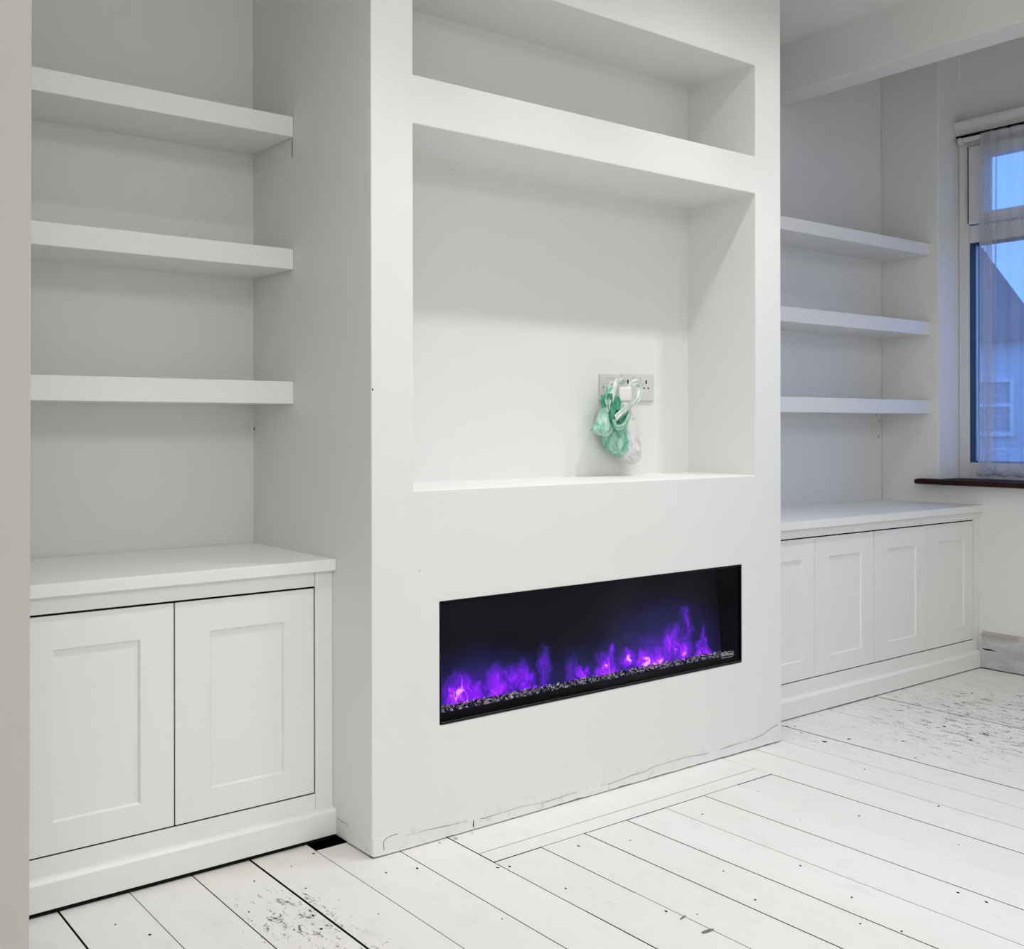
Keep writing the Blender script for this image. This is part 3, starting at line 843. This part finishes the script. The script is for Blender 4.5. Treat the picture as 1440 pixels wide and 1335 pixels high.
def strap(name, pts, wd, th, parent, mat, seed):
    """flat folded band of film along 3-D points"""
    P = []
    for i in range(len(pts) - 1):
        p0 = Vector(pts[max(0, i - 1)]); p1 = Vector(pts[i]); p2 = Vector(pts[i + 1]); p3 = Vector(pts[min(len(pts) - 1, i + 2)])
        for k in range(9):
            q = k / 9
            P.append(0.5 * ((2 * p1) + (-p0 + p2) * q + (2 * p0 - 5 * p1 + 4 * p2 - p3) * q * q + (-p0 + 3 * p1 - 3 * p2 + p3) * q ** 3))
    P.append(Vector(pts[-1]))
    vs, fs, n = [], [], 16
    for i, c in enumerate(P):
        d = (P[min(i + 1, len(P) - 1)] - P[max(i - 1, 0)]).normalized()
        up = Vector((0, -1, 0)); sd = d.cross(up)
        sd = sd.normalized() if sd.length > 0.05 else Vector((1, 0, 0))
        nn = sd.cross(d).normalized()
        for k in range(n):
            a = 2 * pi * k / n
            w_ = wd * (1 + 0.4 * noise.noise((i * 0.13, seed, 0.5)))
            rip = th * 0.9 * sin(cos(a) * 6.0 + seed + 0.10 * i)
            vs.append(c + sd * cos(a) * w_ + nn * (sin(a) * th + rip))
        if i:
            for k in range(n):
                q = (k + 1) % n
                fs.append((n * (i - 1) + k, n * (i - 1) + q, n * i + q, n * i + k))
    fs.append(tuple(range(n))); fs.append(tuple(n * (len(P) - 1) + k for k in range(n - 1, -1, -1)))
    return finish(name, vs, fs, mat, parent)
yp = WB - 0.070
# white handle over the plug and down the left, green inside of the bag mouth
strap('bag_handle', [(2.226, yp - .004, 1.055), (2.236, yp - .006, 1.085), (2.250, yp - .004, 1.115), (2.266, yp + .002, 1.138), (2.284, yp + .012, 1.150), (2.300, yp + .022, 1.150)], .0085, .0035, bag, M['bagwhite'], 2)
strap('bag_mouth', [(2.246, yp - .002, 1.108), (2.240, yp - .008, 1.082), (2.238, yp - .010, 1.055), (2.240, yp - .010, 1.022)], .0125, .0045, bag, M['baggreen'], 5)
strap('bag_mouth', [(2.272, yp + .004, 1.100), (2.272, yp - .002, 1.080), (2.262, yp - .006, 1.060)], .010, .004, bag, M['baggreen'], 8)
strap('bag_fold', [(2.208, yp - .004, 1.105), (2.205, yp - .006, 1.088), (2.211, yp - .006, 1.068)], .0055, .004, bag, M['baggreen'], 12)
# right-hand handle: small loop beside the plug, then the band running down to the left
strap('bag_knot', [(2.282, yp + .012, 1.146), (2.294, yp + .008, 1.153), (2.308, yp + .012, 1.146)], .008, .006, bag, M['bagwhite'], 21)
strap('bag_handle', [(2.336, yp + .018, 1.128), (2.346, yp + .014, 1.142), (2.366, yp + .012, 1.149), (2.384, yp + .012, 1.138), (2.376, yp + .008, 1.117), (2.356, yp, 1.096), (2.322, yp - .010, 1.078), (2.286, yp - .016, 1.060), (2.246, yp - .018, 1.034)], .0100, .0034, bag, M['bagwhite'], 9)
strap('bag_fold', [(2.240, yp - .016, 1.032), (2.243, yp - .018, 1.012), (2.262, yp - .020, 1.006), (2.288, yp - .020, 1.022), (2.304, yp - .018, 1.046)], .0075, .0042, bag, M['bagside'], 15)
strap('bag_mouth', [(2.262, yp - .012, 1.026), (2.282, yp - .012, 1.042), (2.303, yp - .010, 1.058)], .0095, .004, bag, M['baggreen'], 18)

# ------------------------------------------------------------------ window in the recess
win = thing('window_1', (XREC, 1.68, 0.80), 'white plastic window in the recess at the right, blue dusk outside', 'window')
del win['label']; del win['category']
structure(win)
W = lambda o: under(o, win)
fx0, fx1 = 4.470, 4.535
yA, yBb = YREC - 0.001, WY0 + 0.001
zs0, zs1 = 0.7575, 2.299
# outer frame
W(box('jamb', (fx0, yA - 0.050, zs0), (fx1, yA, zs1), M['upvc'], None, 0.004))
W(box('jamb', (fx0, yBb, zs0), (fx1, yBb + 0.050, zs1), M['upvc'], None, 0.004))
W(box('bottom_rail', (fx0, yBb + 0.05, zs0), (fx1, yA - 0.05, 0.850), M['upvc'], None, 0.004))
W(box('head', (fx0, yBb + 0.05, 2.235), (fx1, yA - 0.05, zs1), M['upvc'], None, 0.004))
W(box('transom', (fx0, yBb + 0.05, 1.812), (fx1, yA - 0.05, 1.888), M['upvc'], None, 0.004))
ym = 1.68
W(box('mullion', (fx0, ym - 0.04, 0.850), (fx1, ym + 0.04, 1.812), M['upvc'], None, 0.004))
W(box('mullion', (fx0, ym - 0.04, 1.888), (fx1, ym + 0.04, 2.235), M['upvc'], None, 0.004))
for ya, yc in ((yA - 0.05, ym + 0.04), (ym - 0.04, yBb + 0.05)):
    # fanlight sash, proud of the frame, with its rubber seal
    sa, sb, sz0, sz1 = ya - 0.003, yc + 0.003, 1.893, 2.232
    s_ = solid('fanlight_sash', [fx0 - 0.014, fx1 - 0.01], [sb, sb + 0.072, sa - 0.072, sa], [sz0, sz0 + 0.046, sz1 - 0.05, sz1],
                  lambda X, Y, Z: not (sb + 0.072 < Y < sa - 0.072 and sz0 + 0.046 < Z < sz1 - 0.05), M['upvc'], None, 0.004)
    W(s_)
    box('pane', (fx0 + 0.020, sb + 0.066, sz0 + 0.040), (fx0 + 0.026, sa - 0.066, sz1 - 0.044), M['glass'], s_, 0)
    W(boxes('seal', [((fx0 - 0.0146, ya - 0.0022, sz0 + 0.004), (fx0 + 0.004, ya + 0.0003, sz1))], M['gasket']))
    # fixed lower light with dark gasket
    W(boxes('gasket', [((fx0 + 0.004, ya - 0.011, 0.850), (fx1, ya, 1.812)), ((fx0 + 0.004, yc, 0.850), (fx1, yc + 0.011, 1.812)),
                       ((fx0 + 0.004, yc + 0.011, 0.850), (fx1, ya - 0.011, 0.857)), ((fx0 + 0.004, yc + 0.011, 1.805), (fx1, ya - 0.011, 1.812))], M['gasket']))
    W(boxes('spacer_bar', [((fx0 + 0.030, ya - 0.018, 0.857), (fx0 + 0.040, ya - 0.0112, 1.805))], M['upvc']))
    W(box('pane', (fx0 + 0.022, yc + 0.010, 0.856), (fx0 + 0.028, ya - 0.010, 1.806), M['glass'], None, 0))
# sill with rounded nose
bm = bmesh.new()
prof = [(4.469, 0.7575), (4.262, 0.7575), (4.253, 0.7595), (4.249, 0.765), (4.249, 0.772), (4.253, 0.778), (4.262, 0.7805), (4.469, 0.7805)]
y0s, y1s = YREC + 0.085, WY0 - 0.085
rings = []
for yy, inset in ((y0s, 0.006), (y0s - 0.006, 0.0), (y1s + 0.006, 0.0), (y1s, 0.006)):
    rings.append([bm.verts.new((max(px, 4.249 + inset * 0.8), yy, 0.769 + (pz - 0.769) * (1 - inset * 50))) for px, pz in prof])
for a, b in zip(rings, rings[1:]):
    for k in range(8):
        bm.faces.new((a[k], b[k], b[(k + 1) % 8], a[(k + 1) % 8]))
bm.faces.new(rings[0]); bm.faces.new(rings[-1][::-1])
# notch the horns so that only the part inside the recess runs back to the frame
for v in bm.verts:
    if v.co.x > 4.4 and (v.co.y > YREC - 0.002 or v.co.y < WY0 + 0.002):
        v.co.x = XW - 0.0005
bmesh.ops.recalc_face_normals(bm, faces=bm.faces)
sill = structure(link('trim_1', bm_done(bm, 'trim_1'), M['sill']))
sill.name = 'trim_1'
box('sill_inner', (4.300, WY0 + 0.001, 0.757), (4.4695, YREC - 0.001, 0.7800), M['sill'], sill, 0)
# white pelmet moulding over the window
pel = thing('curtain_pelmet', (4.44, 1.68, 2.25), 'white moulded pelmet board over the window head', 'pelmet')
bm = bmesh.new()
prof = [(4.479, 2.282), (4.446, 2.282), (4.445, 2.304), (4.440, 2.307), (4.434, 2.316), (4.426, 2.329), (4.420, 2.332), (4.420, 2.341), (4.479, 2.343)]
A = [bm.verts.new((a, YREC - 0.002, b)) for a, b in prof]; B = [bm.verts.new((a, WY0 + 0.002, b)) for a, b in prof]
bm.faces.new(A); bm.faces.new(B[::-1])
for k in range(len(prof)):
    q = (k + 1) % len(prof)
    bm.faces.new((A[k], B[k], B[q], A[q]))
bmesh.ops.recalc_face_normals(bm, faces=bm.faces)
under(link('pelmet_moulding', bm_done(bm, 'pelmet_moulding'), M['upvc']), pel)
under(box('pelmet_shade_strip', (4.432, WY0 + 0.01, 2.2730), (4.446, YREC - 0.012, 2.2818), M['dark'], None, 0), pel)  # dark strip added as the shadow under the pelmet
rail = thing('curtain_rail', (4.43, 1.68, 2.2), 'white curtain rail carrying the net, below the pelmet', 'curtain rail')
under(box('rail', (4.427, WY0 + 0.03, 2.2500), (4.446, YREC - 0.038, 2.2690), M['upvc'], None, 0.003), rail)
under(box('rail_end', (4.422, YREC - 0.038, 2.2430), (4.449, YREC - 0.022, 2.2715), M['upvc'], None, 0.004), rail)

# sheer net curtain with irregular folds
rc = random.Random(5)
NY, NZ = 560, 40
ytop, ybot = 2.362, 2.374
vs, fs = [], []
def pleat(s):
    # phase and strength of the gathers: tight overlapping pleats at the leading edge, looser further in
    d = s * 0.62
    ph = 2 * pi * (d / 0.0155 if d < 0.062 else 4.0 + (d - 0.062) / 0.058)
    am = 0.0078 if d < 0.05 else 0.0078 * math.exp(-(d - 0.05) * 22) + 0.0052
    return ph, am
for i in range(NY + 1):
    s_ = i / NY
    ph, am = pleat(s_)
    for j in range(NZ + 1):
        z_ = j / NZ
        zz = 0.806 + (2.2660 - 0.806) * z_
        loose = 1.0 + 0.5 * (1 - z_) * noise.noise((s_ * 9, z_ * 2.0, 5))
        sway = 0.010 * (1 - z_) * noise.noise((s_ * 5, z_ * 1.4, 2)) + 0.004 * noise.noise((s_ * 22, z_ * 2.2, 8))
        y = (ybot + (ytop - ybot) * z_) - s_ * 0.62 + am * loose * 0.9 * sin(ph) + sway
        x_ = 4.411 + am * loose * cos(ph + 0.6 * noise.noise((s_ * 8, z_, 0))) * 1.1
        vs.append((x_, y, zz + (0.005 * abs(sin(s_ * 70)) if j == 0 else 0)))
for i in range(NY):
    for j in range(NZ):
        a = i * (NZ + 1) + j
        fs.append((a, a + NZ + 1, a + NZ + 2, a + 1))
cur = thing('net_curtain', (4.41, 2.05, 0.79), 'sheer white net curtain hanging in loose folds at the window', 'curtain')
under(link('net', mesh_from(vs, fs), M['net'], None, 0, True), cur)
# crumpled hem lying at the sill
strap('hem', [(4.405, 2.378, 0.806), (4.398, 2.34, 0.803), (4.404, 2.30, 0.810), (4.398, 2.26, 0.804), (4.402, 2.22, 0.808), (4.400, 2.12, 0.804), (4.400, 1.76, 0.806)], .010, .006, cur, M['net'], 3)

# ------------------------------------------------------------------ old skirting on the window wall
bm = bmesh.new()
prof = [(XW, 0.0), (XW - 0.020, 0.0), (XW - 0.020, 0.098), (XW - 0.018, 0.103), (XW - 0.012, 0.110), (XW - 0.014, 0.124), (XW - 0.017, 0.132), (XW - 0.018, 0.140), (XW - 0.012, 0.146), (XW, 0.148)]
A = [bm.verts.new((a, 2.2965, b + 0.003)) for a, b in prof]; B = [bm.verts.new((a, YB + 0.01, b + 0.003)) for a, b in prof]
bm.faces.new(A); bm.faces.new(B[::-1])
for k in range(len(prof)):
    q = (k + 1) % len(prof)
    bm.faces.new((A[k], B[k], B[q], A[q]))
bmesh.ops.recalc_face_normals(bm, faces=bm.faces)
bb_ = structure(link('baseboard_right', bm_done(bm, 'baseboard_right'), M['skirting']))
ribbon('gouge', [(2.292, 0.082, .4), (2.272, 0.080, 1), (2.255, 0.081, .9), (2.235, 0.079, .3)], 0.007, M['crackdark'], bb_, 'x-', XW - 0.0198)

# ------------------------------------------------------------------ bits lying on the boards
def flake(x, y, lx, ly, rz, label, mat, h=0.0022, group='flakes on the floorboards'):
    n = 7; vs = []
    for d in (0, 1):
        for k in range(n):
            a = 2 * pi * k / n; q = rb.uniform(0.75, 1.1)
            u_, v_ = lx * q * cos(a), ly * q * sin(a)
            vs.append((u_ * cos(rz) - v_ * sin(rz), u_ * sin(rz) + v_ * cos(rz), 0.0008 + d * h * rb.uniform(0.7, 1.2)))
    fs = [tuple(range(n - 1, -1, -1)), tuple(range(n, 2 * n))] + [(k, (k + 1) % n, n + (k + 1) % n, n + k) for k in range(n)]
    o = link('paint_flake', mesh_from(vs, fs), mat)
    o.location = (x, y, 0)
    return tag(o, label, 'flake', group)
flake(1.620, 1.436, 0.016, 0.0036, -0.12, 'grey strip of flaked paint on the boards near the bottom edge of the picture', M['chip'])
flake(1.624, 1.507, 0.013, 0.0016, 0.22, 'thin dark splinter on the boards behind the grey paint strip', M['chip'])
def crumb(x, y, r, label):
    bm = bmesh.new()
    bmesh.ops.create_icosphere(bm, subdivisions=1, radius=r)
    for v in bm.verts:
        v.co *= rb.uniform(0.7, 1.2); v.co.z *= 0.7
    mz = min(v.co.z for v in bm.verts)
    for v in bm.verts: v.co.z += 0.0006 - mz
    o = link('plaster_crumb', bm_done(bm, 'plaster_crumb'), M['crumb'])
    o.location = (x, y, 0)
    tag(o, label, 'crumb', 'plaster crumbs at the foot of the chimney')
crumb(1.50, 2.141, 0.0055, 'larger plaster crumb by the upright crack at the foot of the chimney')
crumb(1.455, 2.142, 0.0045, 'smaller plaster crumb left of the upright crack at the chimney foot')
crumb(1.553, 2.144, 0.003, 'tiny plaster crumb just below the upright crack at the chimney foot')

# ------------------------------------------------------------------ outside: a neighbouring house in the dusk
ground = box('ground', (4.7, -12, -0.55), (40, 40, -0.45), M['ground'], None, 0)
structure(ground)
HA = radians(29.0)
house = thing('neighbouring_house', (18.0 * cos(HA), 18.0 * sin(HA), -0.45), 'pale rendered house with a dark slate gable outside the window', 'house')
house.rotation_euler = (0, 0, HA)
H = lambda o: setattr(o, 'parent', house)           # local frame: x away from us, y to the left, z up from the ground
H(box('house_wall', (0.0, -1.0, 0), (9, 6.2, 2.95), M['render'], None, 0))
rv = [(-0.25, -1.21, 2.75), (-0.25, 2.6, 8.55), (-0.25, 6.4, 2.75), (9.2, -1.21, 2.75), (9.2, 2.6, 8.55), (9.2, 6.4, 2.75)]
H(link('roof', mesh_from(rv, [(0, 2, 1), (3, 4, 5), (0, 1, 4, 3), (1, 2, 5, 4), (0, 3, 5, 2)]), M['roof']))
for wy in (-0.72, 1.6):
    f = boxes('window_frame', [((-0.06, wy, 1.3), (0.01, wy + 0.06, 2.2)), ((-0.06, wy + 0.54, 1.3), (0.01, wy + 0.6, 2.2)), ((-0.06, wy + 0.06, 1.3), (0.01, wy + 0.54, 1.37)), ((-0.06, wy + 0.06, 2.13), (0.01, wy + 0.54, 2.2)), ((-0.06, wy + 0.06, 1.75), (0.01, wy + 0.54, 1.81))], M['upvc'])
    H(f)
    box('window_pane', (-0.02, wy + 0.05, 1.35), (-0.005, wy + 0.55, 2.15), M['housepane'], f, 0)
gw = box('garden_wall', (12.0, 2.0, -0.45), (12.2, 14.0, 0.75), M['render'], None, 0.01)
tag(gw, 'low pale garden wall outside in front of the neighbouring house', 'wall')
